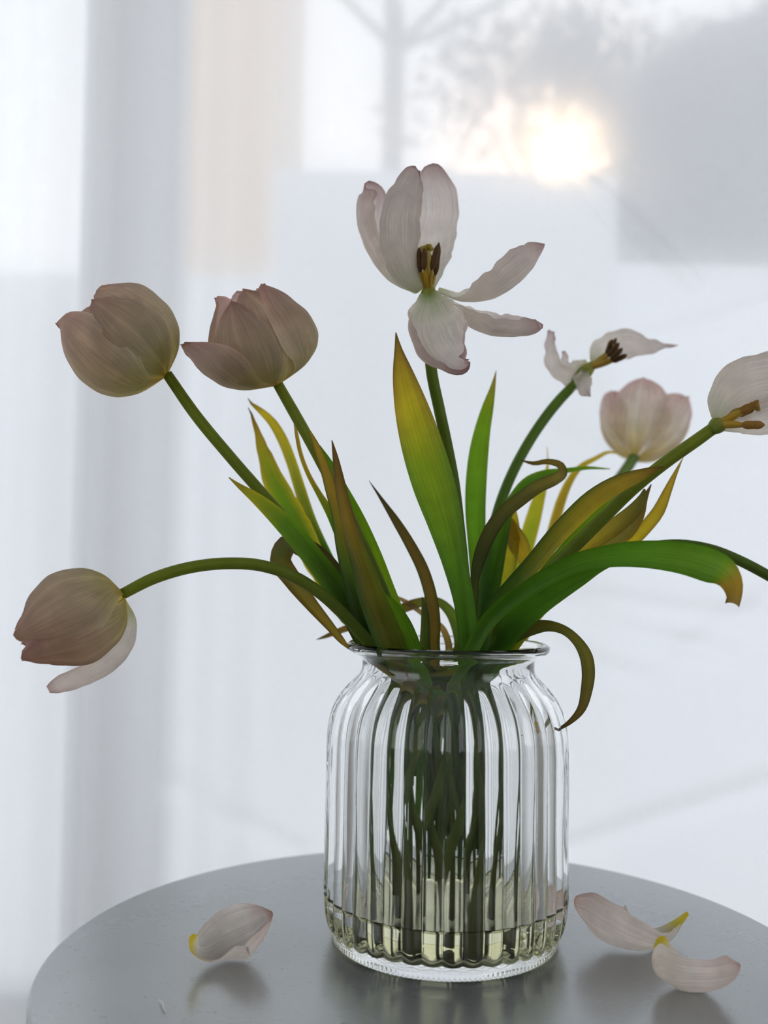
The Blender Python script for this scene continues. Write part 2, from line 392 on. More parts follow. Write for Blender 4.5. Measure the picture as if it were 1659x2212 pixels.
# ------------------------------------------------------------------ curtain
CY0 = 1.22
creases = []
def crease(pts, h, w):
    h *= 1.5
    q = [pt(a, b, CY0) for a, b in pts]; creases.append(([(v.x, v.z) for v in q], h, w))
crease([(1225, 365), (1310, 425), (1400, 510), (1500, 610)], .007, .010)
crease([(1180, 370), (1260, 440), (1330, 520)], .004, .008)
crease([(1190, 1290), (1350, 1360), (1560, 1410)], .005, .014)
crease([(1280, 1290), (1470, 1320), (1659, 1330)], .005, .013)
crease([(1230, 1830), (1420, 1770), (1659, 1690)], .006, .013)
crease([(360, 1690), (520, 1770), (650, 1840)], .004, .013)
crease([(1480, 1400), (1600, 1330), (1760, 1200)], .004, .014)
crease([(1100, 900), (1300, 980), (1600, 1000)], .003, .016)
crease([(1090, 1330), (1250, 1420), (1400, 1470)], .003, .012)
crease([(1400, 730), (1540, 700), (1700, 640)], .0035, .012)
def curtain_y(x, z):
    lf = 1 / (1 + math.exp((x + .19) / .05))                       # folds gathered on the left
    y = CY0 + .018 * lf * math.sin(x * 46 + .5) + .010 * lf * math.sin(x * 83 + 1.2 + z*.3) + .004 * math.sin(x * 24 + .6*z)
    rt = 1 / (1 + math.exp(-(x - .75) / .05)); y += .03 * rt * math.sin(x * 33)
    y += .006 * math.sin(x * 5.3 + z * 1.7)
    for P, h, w in creases:
        best = 9
        for (a, b) in zip(P[:-1], P[1:]):
            dx, dz = b[0]-a[0], b[1]-a[1]; u = max(0, min(1, ((x-a[0])*dx + (z-a[1])*dz) / (dx*dx + dz*dz)))
            best = min(best, math.hypot(x - a[0] - u*dx, z - a[1] - u*dz))
        if best < 4*w: y -= h * math.exp(-(best/w)**2)
    return y
xs = list(np.arange(-1.75, -.62, .012)) + list(np.arange(-.62, .66, .0045)) + list(np.arange(.66, 1.95, .012))
zs = list(np.arange(FLOOR_Z + .015, -.42, .03)) + list(np.arange(-.42, .96, .0075)) + list(np.arange(.96, 1.9, .04))
V = [(x, curtain_y(x, z), z) for z in zs for x in xs]; nx = len(xs)
Fc = [(j*nx+i, j*nx+i+1, (j+1)*nx+i+1, (j+1)*nx+i) for j in range(len(zs)-1) for i in range(nx-1)]
m, t, N, L = mat('sheer_cloth')
tcn = N('ShaderNodeTexCoord'); ns = N('ShaderNodeTexNoise'); ns.inputs['Scale'].default_value = 420; ns.inputs['Detail'].default_value = 2
L(tcn.outputs['Object'], ns.inputs['Vector'])
mr = N('ShaderNodeMapRange'); mr.inputs['From Min'].default_value = .3; mr.inputs['From Max'].default_value = .7
mr.inputs['To Min'].default_value = .62; mr.inputs['To Max'].default_value = .78; L(ns.outputs['Fac'], mr.inputs['Value'])
tp = N('ShaderNodeBsdfTransparent'); tp.inputs[0].default_value = (1, 1, 1, 1)
rf = N('ShaderNodeBsdfRefraction'); rf.inputs['Color'].default_value = (1, .985, .96, 1); rf.inputs['Roughness'].default_value = .8; rf.inputs['IOR'].default_value = 1.03
rf2 = N('ShaderNodeBsdfRefraction'); rf2.inputs['Color'].default_value = (1, .985, .96, 1); rf2.inputs['Roughness'].default_value = 1.0; rf2.inputs['IOR'].default_value = .935
mr2 = N('ShaderNodeMixShader'); mr2.inputs[0].default_value = .5; L(rf.outputs[0], mr2.inputs[1]); L(rf2.outputs[0], mr2.inputs[2])
tl = N('ShaderNodeBsdfTranslucent'); tl.inputs[0].default_value = (.93, .935, .95, 1)
df = N('ShaderNodeBsdfDiffuse'); df.inputs[0].default_value = (.93, .935, .95, 1)
m1 = N('ShaderNodeMixShader'); m1.inputs[0].default_value = .62; L(tp.outputs[0], m1.inputs[1]); L(mr2.outputs[0], m1.inputs[2])
m2 = N('ShaderNodeMixShader'); m2.inputs[0].default_value = .28; L(tl.outputs[0], m2.inputs[1]); L(df.outputs[0], m2.inputs[2])
m3 = N('ShaderNodeMixShader'); L(mr.outputs[0], m3.inputs[0]); L(m1.outputs[0], m3.inputs[1]); L(m2.outputs[0], m3.inputs[2])
o = N('ShaderNodeOutputMaterial'); L(m3.outputs[0], o.inputs[0])
cur = mesh('curtain', V, Fc, m, origin=(0, CY0, FLOOR_Z + .015))
tag(cur, 'white sheer curtain hanging in front of the window behind the table', 'curtain')
rod = tube('curtain_rod', [Vector((-1.8, CY0, 1.895)), Vector((2.0, CY0, 1.895))], [.012, .012], FRAME)
tag(rod, 'thin grey rod above the frame that carries the white curtain', 'rod')

# ------------------------------------------------------------------ table
TC = Vector((.0351, .614, 0)); TR = .2285
m, t, N, L = mat('painted_metal')
p = N('ShaderNodeBsdfPrincipled'); o = N('ShaderNodeOutputMaterial'); L(p.outputs[0], o.inputs[0])
tc = N('ShaderNodeTexCoord'); n1 = N('ShaderNodeTexNoise'); n1.inputs['Scale'].default_value = 9; n1.inputs['Detail'].default_value = 7; L(tc.outputs['Object'], n1.inputs['Vector'])
cr = N('ShaderNodeValToRGB'); L(n1.outputs['Fac'], cr.inputs[0]); cr.color_ramp.elements[0].position = .3; cr.color_ramp.elements[1].position = .75
cr.color_ramp.elements[0].color = (.36, .38, .385, 1); cr.color_ramp.elements[1].color = (.42, .44, .445, 1)
# fine scratches: thresholded stretched noise, two directions
def scratch(rot, sc, th):
    mp = N('ShaderNodeMapping'); mp.inputs['Rotation'].default_value = (0, 0, rot); mp.inputs['Scale'].default_value = sc; L(tc.outputs['Object'], mp.inputs[0])
    n = N('ShaderNodeTexNoise'); n.inputs['Scale'].default_value = 1; n.inputs['Detail'].default_value = 3; n.inputs['Distortion'].default_value = 1.2; L(mp.outputs[0], n.inputs['Vector'])
    r_ = N('ShaderNodeMapRange'); r_.inputs['From Min'].default_value = th; r_.inputs['From Max'].default_value = th + .07; L(n.outputs['Fac'], r_.inputs['Value']); return r_.outputs[0]
a1, a2 = scratch(.4, (160, 900, 1), .68), scratch(-.9, (200, 800, 1), .70)
mx = N('ShaderNodeMath'); mx.operation = 'MAXIMUM'; L(a1, mx.inputs[0]); L(a2, mx.inputs[1])
mc = N('ShaderNodeMix'); mc.data_type = 'RGBA'; L(mx.outputs[0], mc.inputs[0]); L(cr.outputs[0], mc.inputs[6]); mc.inputs[7].default_value = (.06, .06, .06, 1)
L(mc.outputs[2], p.inputs['Base Color'])
rr = N('ShaderNodeMapRange'); rr.inputs['To Min'].default_value = .2; rr.inputs['To Max'].default_value = .3; L(n1.outputs['Fac'], rr.inputs['Value'])
L(rr.outputs[0], p.inputs['Roughness']); p.inputs['Metallic'].default_value = .6; p.inputs['Specular IOR Level'].default_value = .6
n3 = N('ShaderNodeTexNoise'); n3.inputs['Scale'].default_value = 260; n3.inputs['Detail'].default_value = 3; L(tc.outputs['Object'], n3.inputs['Vector'])
ad = N('ShaderNodeMath'); ad.operation = 'MULTIPLY_ADD'; L(mx.outputs[0], ad.inputs[0]); ad.inputs[1].default_value = -1.2; L(n3.outputs['Fac'], ad.inputs[2])
bp = N('ShaderNodeBump'); bp.inputs['Strength'].default_value = .25; bp.inputs['Distance'].default_value = .0004; L(ad.outputs[0], bp.inputs['Height']); L(bp.outputs[0], p.inputs['Normal'])
TABLE = m
def lathe(name, prof, c, material, parent=None, seg=160, close=False, rad=None, smooth=True, origin=None):
    V, Fc = [], []; k = len(prof)
    for i, (r_, z) in enumerate(prof):
        for j in range(seg):
            th = 2*math.pi*j/seg; q = r_ if rad is None else rad(i, r_, z, th)
            V.append((c[0] + q*math.cos(th), c[1] + q*math.sin(th), c[2] + z))
    for i in range(k - 1 + (1 if close else 0)):
        a, b = i*seg, ((i+1) % k)*seg
        for j in range(seg): j2 = (j+1) % seg; Fc.append((a+j, a+j2, b+j2, b+j))
    if not close:
        Fc.append(tuple(reversed(range(seg)))); Fc.append(tuple((k-1)*seg + j for j in range(seg)))
    return mesh(name, V, Fc, material, parent, smooth=smooth, origin=origin)
tb = empty('side_table', (TC.x, TC.y, FLOOR_Z), 'small round grey metal side table under the glass vase', 'table')
prof = [(.20, -.0025), (TR-.003, -.0025)]
e = [(TR - .004 + .004*math.sin(a), -.004 + .004*math.cos(a)) for a in np.linspace(0, math.pi/2, 6)]
lathe('tabletop', [(0.001, -.004), (TR-.004, -.004)] and ([(TR-.0035, -.022), (TR, -.021), (TR, -.008)] + e[::-1] + [(TR*.7, 0), (.002, 0)]), (TC.x, TC.y, 0), TABLE, tb, seg=256)
lathe('column', [(.016, FLOOR_Z + .012), (.016, -.022)], (TC.x, TC.y, 0), TABLE, tb, seg=32)
lathe('base', [(.15, FLOOR_Z), (.15, FLOOR_Z + .008), (.145, FLOOR_Z + .012), (.01, FLOOR_Z + .014)], (TC.x, TC.y, 0), TABLE, tb, seg=96)

# ------------------------------------------------------------------ vase
k = px2m(.645)
vase = empty('glass_vase', (AX.x, AX.y, 0), 'clear ribbed glass jar vase with a flared rim holding the tulips', 'vase')
outer = [(0.001, .0012), (.040, .0012), (.062, .0006), (.0675, 0), (.0695, .0010), (.0702, .0028), (.0698, .0042), (.0712, .0062), (.0728, .010), (.0742, .016), (.0750, .024)]
rows = [(1880, 256), (1800, 256), (1700, 256), (1640, 255.5), (1600, 255), (1570, 253), (1548, 249), (1525, 242), (1503, 230), (1485, 216), (1468, 200), (1455, 189), (1444, 184), (1434, 184)]
outer += [(r_*k, zrow(y)) for y, r_ in rows]
zr = zrow(1390)
outer += [(.0545, zr - .0085), (.0570, zr - .0070), (.0605, zr - .0058), (.0630, zr - .0036), (.0636, zr - .0012), (.0626, zr + .0006), (.0606, zr + .0006), (.0580, zr - .0012), (.0550, zr - .0040)]
inner = [(.0520, zr - .0075), (.0508, zr - .013), (.0508, zrow(1450)), (.0540, zrow(1468)), (.0600, zrow(1490)), (.0660, zrow(1515)), (.0698, zrow(1545)), (.0712, zrow(1580)), (.0716, zrow(1640)), (.0716, zrow(1800)), (.0716, .030), (.0706, .016), (.0670, .010), (.055, .0082), (.001, .0078)]
def dens(P, n=3):
    q = catmull([[a, b, 0] for a, b in P], n*len(P)); return [(max(a, .001), b) for a, b, _ in q]
po, pi_ = dens(outer, 3), dens(inner, 3)
NR = 40; no_ = len(po)
def ribs(i, r_, z, th):
    if i >= no_: return r_ + .00018*math.sin(3*th + z*60)
    a = max(0, min(1, (z - .009)/.006)) * max(0, min(1, (zrow(1452) - z)/.012)) if r_ > .05 else 0
    if z > zrow(1452): a = 0
    ph = th*NR/2 + .25*0
    f = abs(math.cos(ph)) ** .9
    kn = .00025*math.cos(th*150) if (z < .003 and r_ > .066) else 0
    return r_ + a*.0026*(f - .8) + kn + .00012*math.sin(5*th + z*90)
lathe('body', po + pi_, (AX.x, AX.y, 0), GLASS, vase, seg=NR*16, rad=ribs)
wp = dens([(.0560, .0080), (.0672, .0098), (.0708, .016), (.07175, .027), (.0722, .0292)], 3)
wt = [(.001, .0079)] + wp + [(.0712, .0283), (.0690, .0280), (.03, .0280), (.001, .0280)]
wat = lathe('water', wt, (AX.x, AX.y, 0), WATER, seg=160, origin=(AX.x, AX.y, .0079))
tag(wat, 'shallow pale yellow-green water in the bottom of the glass vase', 'water')

# ------------------------------------------------------------------ tulips
GD, GM, GL = (.03, .095, .012), (.07, .19, .012), (.16, .30, .018)  # dark green at leaf bases partly paints in the shade near the neck
YE, GO, BR, DK, OL = (.56, .44, .03), (.36, .24, .035), (.12, .065, .025), (.035, .04, .02), (.09, .10, .035)
def vp(dx, dy, z): return Vector((AX.x + dx, AX.y + dy, z))
def tulip(label, bottom):
    return empty('tulip', vp(bottom[0], bottom[1], .0095), label, 'flower', 'cut tulips in the ribbed glass vase')
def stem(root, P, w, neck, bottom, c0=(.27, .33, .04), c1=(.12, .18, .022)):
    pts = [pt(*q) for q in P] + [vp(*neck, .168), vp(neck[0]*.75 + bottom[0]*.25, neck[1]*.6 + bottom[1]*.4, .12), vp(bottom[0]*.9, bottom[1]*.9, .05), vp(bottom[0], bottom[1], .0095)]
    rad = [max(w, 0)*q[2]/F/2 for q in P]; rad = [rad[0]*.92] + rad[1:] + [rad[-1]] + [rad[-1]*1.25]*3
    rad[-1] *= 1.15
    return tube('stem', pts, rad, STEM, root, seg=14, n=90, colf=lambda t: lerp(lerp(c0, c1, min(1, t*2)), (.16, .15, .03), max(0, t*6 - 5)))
def leaf(root, P, G, into=None, **kw):
    """P tip-last in pixels: (px, py, Y, width px, roll, cup)"""
    Q = [(pt(*q[:3]), *q[3:]) for q in P]
    if into:
        n, lo = into; lo = (-lo[0]*1.5, lo[1], lo[2])
        Q = [(vp(lo[0], lo[1], max(.045, lo[2] - .03)), 16, 0, 60), (vp(lo[0], lo[1], lo[2] + .02), 30, 0, 55), (vp(*n), max(14, P[0][3]*.7), 0, 50)] + Q
    return blade('leaf', Q, LEAF, root, G, n=kw.pop('n', 64), **kw)
PW = (.80, .70, .64); PK = (.64, .46, .44); PY = (.72, .58, .10); PG = (.60, .62, .38); CR = (.86, .80, .74); MV = (.45, .28, .28)
PGR = [(0, PY, PG), (.10, PG, PG), (.22, CR, CR), (.7, PW, PW), (.93, PW, PK), (1, PK, MV)]
PGR_W = [(0, PG, PG), (.12, (.74, .76, .62), CR), (.3, CR, CR), (.8, (.80, .74, .72), (.74, .64, .63)), (.96, (.72, .6, .6), MV), (1, MV, (.22, .12, .12))]
BUDG = [(0, PY, PY), (.10, (.66, .64, .30), (.70, .68, .42)), (.28, (.78, .73, .54), (.82, .77, .64)), (.75, (.80, .70, .60), (.80, .69, .61)), (1, (.72, .54, .48), (.62, .42, .40))]

def bud(root, base, tip, prof, petals, G=BUDG, n=40, ns=18):
    B = pt(*base); T = pt(*tip); A = T - B; Lb = A.length; A.normalize()
    vw = (B - CAM).normalized(); e1 = (-vw + A * vw.dot(A)).normalized(); e2 = A.cross(e1)
    pr = catmull([[a_, b_, 0] for a_, b_ in prof], 80)[:, :2]
    for q in petals:
        phi, w, ln, dr = math.radians(q['phi']), math.radians(q['w']), q.get('L', 1), q.get('dr', 0)
        flare, twist, pn = q.get('flare', 0), math.radians(q.get('twist', 0)), q.get('point', .6); sd = random.random()*40
        bend = q.get('bend', 0); V, Fc, C, UV = [], [], [], []
        for i in range(n):
            t = (i/(n-1)); te = t
            if te < .38: sh = .55 + .45*math.sin(te/.38*math.pi/2)
            else: sh = max(0, 1 - ((te-.38)/.62)**q.get('p', 2.6)) ** pn
            Rr = float(np.interp(te*ln, pr[:, 0], pr[:, 1]))
            for j in range(ns+1):
                s = -1 + 2*j/ns; ang = phi + twist*te + s*w*sh
                rr_ = Rr*(1+dr) + .0028*(1 - abs(s)**2.4)*math.sin(min(1, te*1.3)*math.pi/2) - .0018 + flare*te*te - q.get('curl', 0)*max(0, te-.8)*5*.01 
                rr_ += .0022*noise.noise(Vector((te*5+sd, s*2.2, sd)))*te + .0016*noise.noise(Vector((te*13, s*6, sd)))*abs(s)*te*te
                rr_ += -.0008*math.exp(-(s/.1)**2)*math.sin(te*math.pi)
                h = Lb*ln*te + .002*noise.noise(Vector((s*5+sd, 3, 0)))*te**6 - q.get('notch', 0)*math.exp(-(s/.2)**2)*te**8
                v = B + A*h + (e1*math.cos(ang) + e2*math.sin(ang))*rr_
                V.append(v); UV.append((s*.5+.5, h*20)); c = grad(q.get('G', G), te, abs(s)**2.5)
                c = lerp(c, (.55, .33, .31), q.get('pink', 0)*te); mg = max(0, (abs(s) - .82)/.18)*.35 + .22*math.exp(-(s/.07)**2)  # mg: margin lightened in the colour as a backlit rim, plus a paler midrib
                C.append(tuple(min(.95, x*q.get('v', 1)*(1 + mg)) for x in c))
        for i in range(n-1):
            for j in range(ns):
                a = i*(ns+1)+j; Fc.append((a, a+1, a+ns+2, a+ns+1))
        mesh('petal', V, Fc, PETAL, root, C, UV)

ANTHER2 = simple('golden_brown_anther', srgb(150, 108, 40), 0.8, noise_amt=.3, scale=600, bump=.6)
def stamens(root, base, items, pistil=None, fw=5, aw=11, am=None):
    b = pt(*base)
    for (a, c) in items:          # a: anther base (px,py,Y), c: anther tip
        pa, pc = pt(*a), pt(*c); kk = pa.y/F
        f = tube('stamen', [b, b.lerp(pa, .6), pa.lerp(pc, .2)], [fw*kk*.7, fw*kk*.6, fw*kk*.3], FILA, root, seg=8, n=10)
        mid = [pa.lerp(pc, x) for x in (0, .12, .5, .88, 1)]
        tube('anther', mid, [aw*kk*.12, aw*kk*.42, aw*kk*.55, aw*kk*.4, aw*kk*.1], am or ANTHER, f, seg=10, n=16)
    if pistil:
        pc = pt(*pistil[0]); kk = pc.y/F; w = pistil[1]
        ps = tube('pistil', [b, b.lerp(pc, .3), b.lerp(pc, .8), pc], [w*kk*.45, w*kk*.55, w*kk*.45, w*kk*.4], PISTIL, root, seg=14, n=16)
        A = (pc - b).normalized(); a0 = A.orthogonal().normalized(); b0 = A.cross(a0)
        V, Fc = [], []; seg = 36
        for (rr_, hh) in ((.5, -.1), (.8, .15), (.85, .4), (.45, .6), (.02, .5)):
            for j in range(seg):
                th = 2*math.pi*j/seg; r2 = rr_*w*kk*(1 + .28*math.cos(3*th))
                V.append(pc + (a0*math.cos(th) + b0*math.sin(th))*r2 + A*hh*w*kk)
        for i in range(4):
            for j in range(seg): j2 = (j+1) % seg; Fc.append((i*seg+j, i*seg+j2, (i+1)*seg+j2, (i+1)*seg+j))
        mesh('stigma', V, Fc, PISTIL, ps)

def petalb(root, P, G=PGR_W, **kw):
    Q = [(pt(*q[:3]), *q[3:]) for q in P]
    kw.setdefault('ruff', .0022)
    return blade('petal', Q, PETAL, root, G, n=kw.pop('n', 60), ns=kw.pop('ns', 18), **kw)

# --- 1: closed tulip at upper left
t1 = tulip('closed pinkish cream tulip leaning to the upper left, the higher of the two leftmost blooms', (.034, -.03))
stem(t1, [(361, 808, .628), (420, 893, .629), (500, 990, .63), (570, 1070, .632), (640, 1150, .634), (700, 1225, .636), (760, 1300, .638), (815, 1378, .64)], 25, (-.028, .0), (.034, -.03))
bud(t1, (358, 812, .628), (180, 658, .616), [(0, .004), (.05, .0150), (.15, .0250), (.3, .0315), (.5, .0330), (.68, .0315), (.85, .0260), (1, .0175)],
    [dict(phi=180, w=75, dr=-.05, L=.93), dict(phi=-25, w=60, dr=-.09, L=.93, point=.4), dict(phi=60, w=64, dr=-.03, L=.97, p=3.4, point=.4, curl=.4),
     dict(phi=112, w=74, dr=.02, L=1.0, p=4, point=.42, curl=.3), dict(phi=12, w=44, v=.86, dr=.035, L=.90, p=2.2, point=.7),
     dict(phi=-70, w=74, v=1.04, dr=.07, L=1.05, p=4, point=.42, flare=.001, pink=.1)])
leaf(t1, [(800, 1388, .628, 40, 10, 50), (740, 1290, .622, 48, 5, 45), (690, 1222, .62, 46, 0, 40), (640, 1160, .618, 44, -5, 40), (590, 1108, .617, 36, -5, 45), (545, 1070, .616, 22, 0, 50), (512, 1046, .616, 9), (494, 1031, .616, 2)],
     [(0, GD, GD), (.3, GD, GM), (.6, (.09, .22, .02), GM), (.84, (.11, .24, .025), GL), (.93, (.3, .34, .03), YE), (1, GO, BR)], into=((-.03, -.02, .165), (-.012, -.015, .10)))
leaf(t1, [(800, 1385, .632, 60, 0, 30), (760, 1310, .628, 62, 0, 30), (720, 1250, .626, 60, 0, 20), (680, 1200, .626, 50, 0, -20), (645, 1178, .632, 44, 0, -50), (615, 1183, .642, 46, 0, -60), (606, 1210, .646, 46, 10, -60), (630, 1250, .646, 40, 20, 40), (668, 1300, .644, 30, 20, 50), (712, 1352, .640, 20, 10, 50), (742, 1388, .636, 12), (758, 1405, .634, 2)],
     [(0, GD, GD), (.25, GM, OL), (.36, GO, YE), (.45, OL, DK), (.75, OL, BR), (1, GO, BR)], into=((-.03, -.028, .165), (-.01, -.02, .09)), n=90)
leaf(t1, [(730, 1300, .685, 44, 0, 30), (690, 1225, .69, 50, 0, 25), (655, 1160, .693, 54, 0, 20), (622, 1100, .695, 56, 0, 15), (597, 1050, .697, 50, 0, 15), (578, 1000, .699, 36, 0, 25), (562, 950, .70, 18), (547, 908, .70, 7), (537, 880, .70, 2)],
     [(0, GM, GM), (.4, (.06, .18, .012), GM), (.62, (.07, .20, .015), YE), (.8, (.14, .26, .02), YE), (.9, (.3, .3, .03), GO), (.95, GO, GO), (1, BR, BR)], into=((-.022, .02, .165), (-.01, .01, .11)), ruff=.002)
# --- 2: second closed tulip
t2 = tulip('half-open pinkish tulip second from the left with one low petal jutting left', (.044, .015))
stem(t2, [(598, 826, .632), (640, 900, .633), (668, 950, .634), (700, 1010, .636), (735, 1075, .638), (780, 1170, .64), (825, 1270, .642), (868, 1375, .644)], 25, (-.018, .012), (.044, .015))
bud(t2, (597, 832, .632), (516, 640, .618), [(0, .004), (.05, .0160), (.15, .0265), (.3, .0320), (.5, .0325), (.7, .0285), (.85, .0230), (1, .0150)],
    [dict(phi=180, w=70, dr=-.03, L=1.06, pink=.3), dict(phi=125, w=60, dr=-.02, L=1.0, pink=.2), dict(phi=-115, w=62, dr=-.03, L=1.08, pink=.6, p=4, point=.4),
     dict(phi=85, w=66, dr=.12, L=1.02, p=3.6, pink=.3, point=.42), dict(phi=25, w=58, dr=.0, L=1.03, curl=.5, pink=.25, p=3.4, point=.45),
     dict(phi=-18, w=44, v=.88, dr=.07, L=.96, p=2.4, point=.65, pink=.2, curl=.3), dict(phi=-72, w=56, v=.95, dr=.02, L=.76, flare=.017, p=2.4, point=.6, pink=.5)])
leaf(t2, [(800, 1385, .69, 30), (755, 1300, .70, 30), (702, 1197, .705, 28), (670, 1125, .708, 27), (648, 1057, .71, 25), (629, 997, .71, 23), (607, 943, .71, 22, 0, 40), (588, 912, .71, 19), (563, 887, .71, 13), (540, 868, .71, 4), (535, 860, .71, 1)],
     [(0, GL, GL), (.35, GM, GM), (.62, GD, GM), (.8, (.25, .28, .04), YE), (.95, YE, GO), (1, BR, BR)], into=((-.02, .03, .165), (-.005, .025, .12)), cup=45)
leaf(t2, [(830, 1360, .655, 24), (785, 1260, .653, 26), (735, 1155, .652, 24), (718, 1115, .652, 22), (690, 1068, .65, 13), (664, 1020, .65, 10), (648, 975, .65, 9), (641, 940, .65, 8), (635, 905, .65, 3)],
     [(0, GM, GM), (.72, GM, GM), (.88, GO, YE), (1, GO, BR)], into=((-.02, .01, .165), (-.0, .01, .12)), cup=40)
leaf(t2, [(815, 1388, .625, 46), (785, 1328, .622, 48), (760, 1247, .62, 42), (742, 1179, .618, 34), (731, 1110, .617, 30), (716, 1060, .617, 26), (702, 1012, .617, 22), (684, 965, .617, 15), (668, 928, .618, 3)],
     [(0, (.02, .08, .02), GD), (.5, GD, GD), (.7, (.12, .2, .03), GD), (.85, GO, GD), (1, GO, BR)], into=((-.028, -.025, .165), (-.008, -.015, .085)), cup=55)
leaf(t2, [(878, 1388, .655, 46), (835, 1290, .652, 48), (800, 1200, .648, 48), (766, 1118, .645, 40), (738, 1055, .643, 26), (712, 1000, .640, 14), (690, 962, .639, 3)],
     [(0, (.10, .22, .02), GM), (.4, (.20, .34, .03), GL), (.7, GL, GL), (1, GM, GM)], into=((-.012, .012, .165), (-.0, .012, .08)), cup=40)
# --- 7: drooping tulip lower left
t7 = tulip('tulip drooping at the lower left on a long arching stem with one petal hanging loose', (.012, -.052))
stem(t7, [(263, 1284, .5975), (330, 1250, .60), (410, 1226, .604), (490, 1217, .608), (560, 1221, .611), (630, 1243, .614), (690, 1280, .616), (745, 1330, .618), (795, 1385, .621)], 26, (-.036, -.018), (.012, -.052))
bud(t7, (268, 1286, .598), (42, 1394, .580), [(0, .004), (.05, .0130), (.15, .0210), (.3, .0255), (.5, .0270), (.7, .0225), (.85, .0165), (1, .0090)],
    [dict(phi=180, w=75, dr=-.05, L=.98, pink=.4), dict(phi=120, w=65, dr=-.04, L=.97, pink=.4, point=.4), dict(phi=-130, w=65, dr=-.03, L=1.0, pink=.5, point=.4),
     dict(phi=50, w=78, v=.95, dr=.06, L=1.0, p=4, point=.4, pink=.3, curl=.3), dict(phi=-58, w=70, dr=.0, L=1.03, p=3.8, point=.42, pink=.7)])
petalb(t7, [(268, 1296, .60, 8), (280, 1345, .60, 30, 30, 40), (262, 1400, .60, 44, 25, 40), (215, 1442, .60, 46, 15, 35), (160, 1467, .60, 42, 5, 30), (120, 1482, .60, 32), (104, 1490, .60, 16)], G=PGR, ruff=.001)
leaf(t7, [(845, 1392, .606, 62, 0, 30), (824, 1342, .604, 62, 0, 28), (798, 1274, .602, 56, 5, 30), (776, 1206, .602, 42, 10, 35), (757, 1142, .603, 33, 10, 40), (742, 1084, .604, 28, 10, 40), (732, 1030, .604, 21, 10, 30), (724, 985, .604, 12), (717, 951, .604, 2)],
     [(0, (.06, .12, .012), GD, GD), (.3, (.09, .14, .015), (.09, .15, .015), GD), (.55, (.17, .17, .02), (.10, .16, .015), GD), (.74, (.22, .18, .025), (.14, .17, .02), GD), (.82, GO, BR, (.2, .14, .03)), (.93, (.22, .14, .03), BR), (1, BR, BR)], into=((-.028, -.03, .165), (-.012, -.026, .07)), crease=.05, edgep=1.3)
leaf(t7, [(882, 1392, .612, 50), (862, 1350, .612, 52), (838, 1305, .612, 34), (820, 1278, .612, 6)], [(0, GD, GD), (.6, GM, GM), (1, GL, GM)], into=((-.018, -.032, .165), (-.008, -.02, .09)))
leaf(t7, [(800, 1375, .695, 14), (760, 1356, .70, 15), (725, 1366, .705, 12), (700, 1376, .71, 7), (683, 1382, .71, 1)], [(0, GM, GO), (.4, GO, YE), (1, BR, DK)], into=((-.02, .03, .165), (-.01, .015, .12)))
# --- 3: open tulip in the middle
t3 = tulip('wide open pale tulip standing tallest in the middle with dark stamens showing', (.006, -.030))
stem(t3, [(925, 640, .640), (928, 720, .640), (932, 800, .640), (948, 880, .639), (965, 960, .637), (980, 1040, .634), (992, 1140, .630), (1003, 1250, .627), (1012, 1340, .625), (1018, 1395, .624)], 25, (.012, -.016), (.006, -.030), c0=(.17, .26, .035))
leaf(t3, [(1012, 1402, .618, 42, 0, 55), (1004, 1310, .618, 44, 0, 50), (984, 1220, .62, 54, 0, 35), (962, 1130, .622, 76, 0, 25), (935, 1040, .624, 92, 0, 20), (908, 950, .626, 88, 0, 20), (886, 870, .628, 70, 0, 22), (869, 800, .629, 42, 0, 25), (860, 752, .630, 16), (855, 718, .630, 2)],
     [(0, (.03, .10, .02), GD), (.3, (.05, .16, .02), GD), (.55, (.12, .29, .02), GM), (.75, (.24, .34, .02), (.14, .26, .03)), (.86, (.50, .42, .03), GO), (.95, GO, BR), (1, BR, DK)], into=((.01, -.026, .165), (.003, -.03, .06)), crease=.015)
petalb(t3, [(900, 630, .645, 14, 60, 60), (852, 590, .655, 42, 75, 100), (815, 520, .66, 62, 72, 105), (801, 450, .66, 64, 70, 110), (802, 412, .658, 48, 70, 100), (792, 393, .656, 10, 60, 60)], ruff=.004)
petalb(t3, [(926, 626, .646, 26, 0, 30), (928, 570, .664, 84, 0, 40), (934, 500, .678, 104, 0, 35), (940, 440, .678, 98, 0, 35), (930, 392, .672, 84), (920, 366, .664, 44), (916, 362, .662, 16)], crease=.03)
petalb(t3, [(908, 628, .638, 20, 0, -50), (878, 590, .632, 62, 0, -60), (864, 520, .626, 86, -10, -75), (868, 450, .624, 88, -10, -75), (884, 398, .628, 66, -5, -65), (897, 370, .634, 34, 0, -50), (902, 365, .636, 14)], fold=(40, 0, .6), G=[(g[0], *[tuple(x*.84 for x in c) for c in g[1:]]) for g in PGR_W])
petalb(t3, [(945, 626, .642, 12, -60, 60), (1000, 640, .638, 24, -75, 75), (1052, 622, .634, 54, -98, 90), (1105, 582, .632, 66, -92, 100), (1148, 543, .634, 46, -80, 105), (1171, 534, .636, 8, -90, 60)], ruff=.003)
petalb(t3, [(950, 640, .638, 14, -80, 60), (1000, 676, .634, 36, -85, 80), (1060, 699, .63, 50, -84, 95), (1120, 705, .628, 44, -82, 100), (1160, 706, .626, 26, -80, 95), (1173, 706, .626, 8)], ruff=.003)
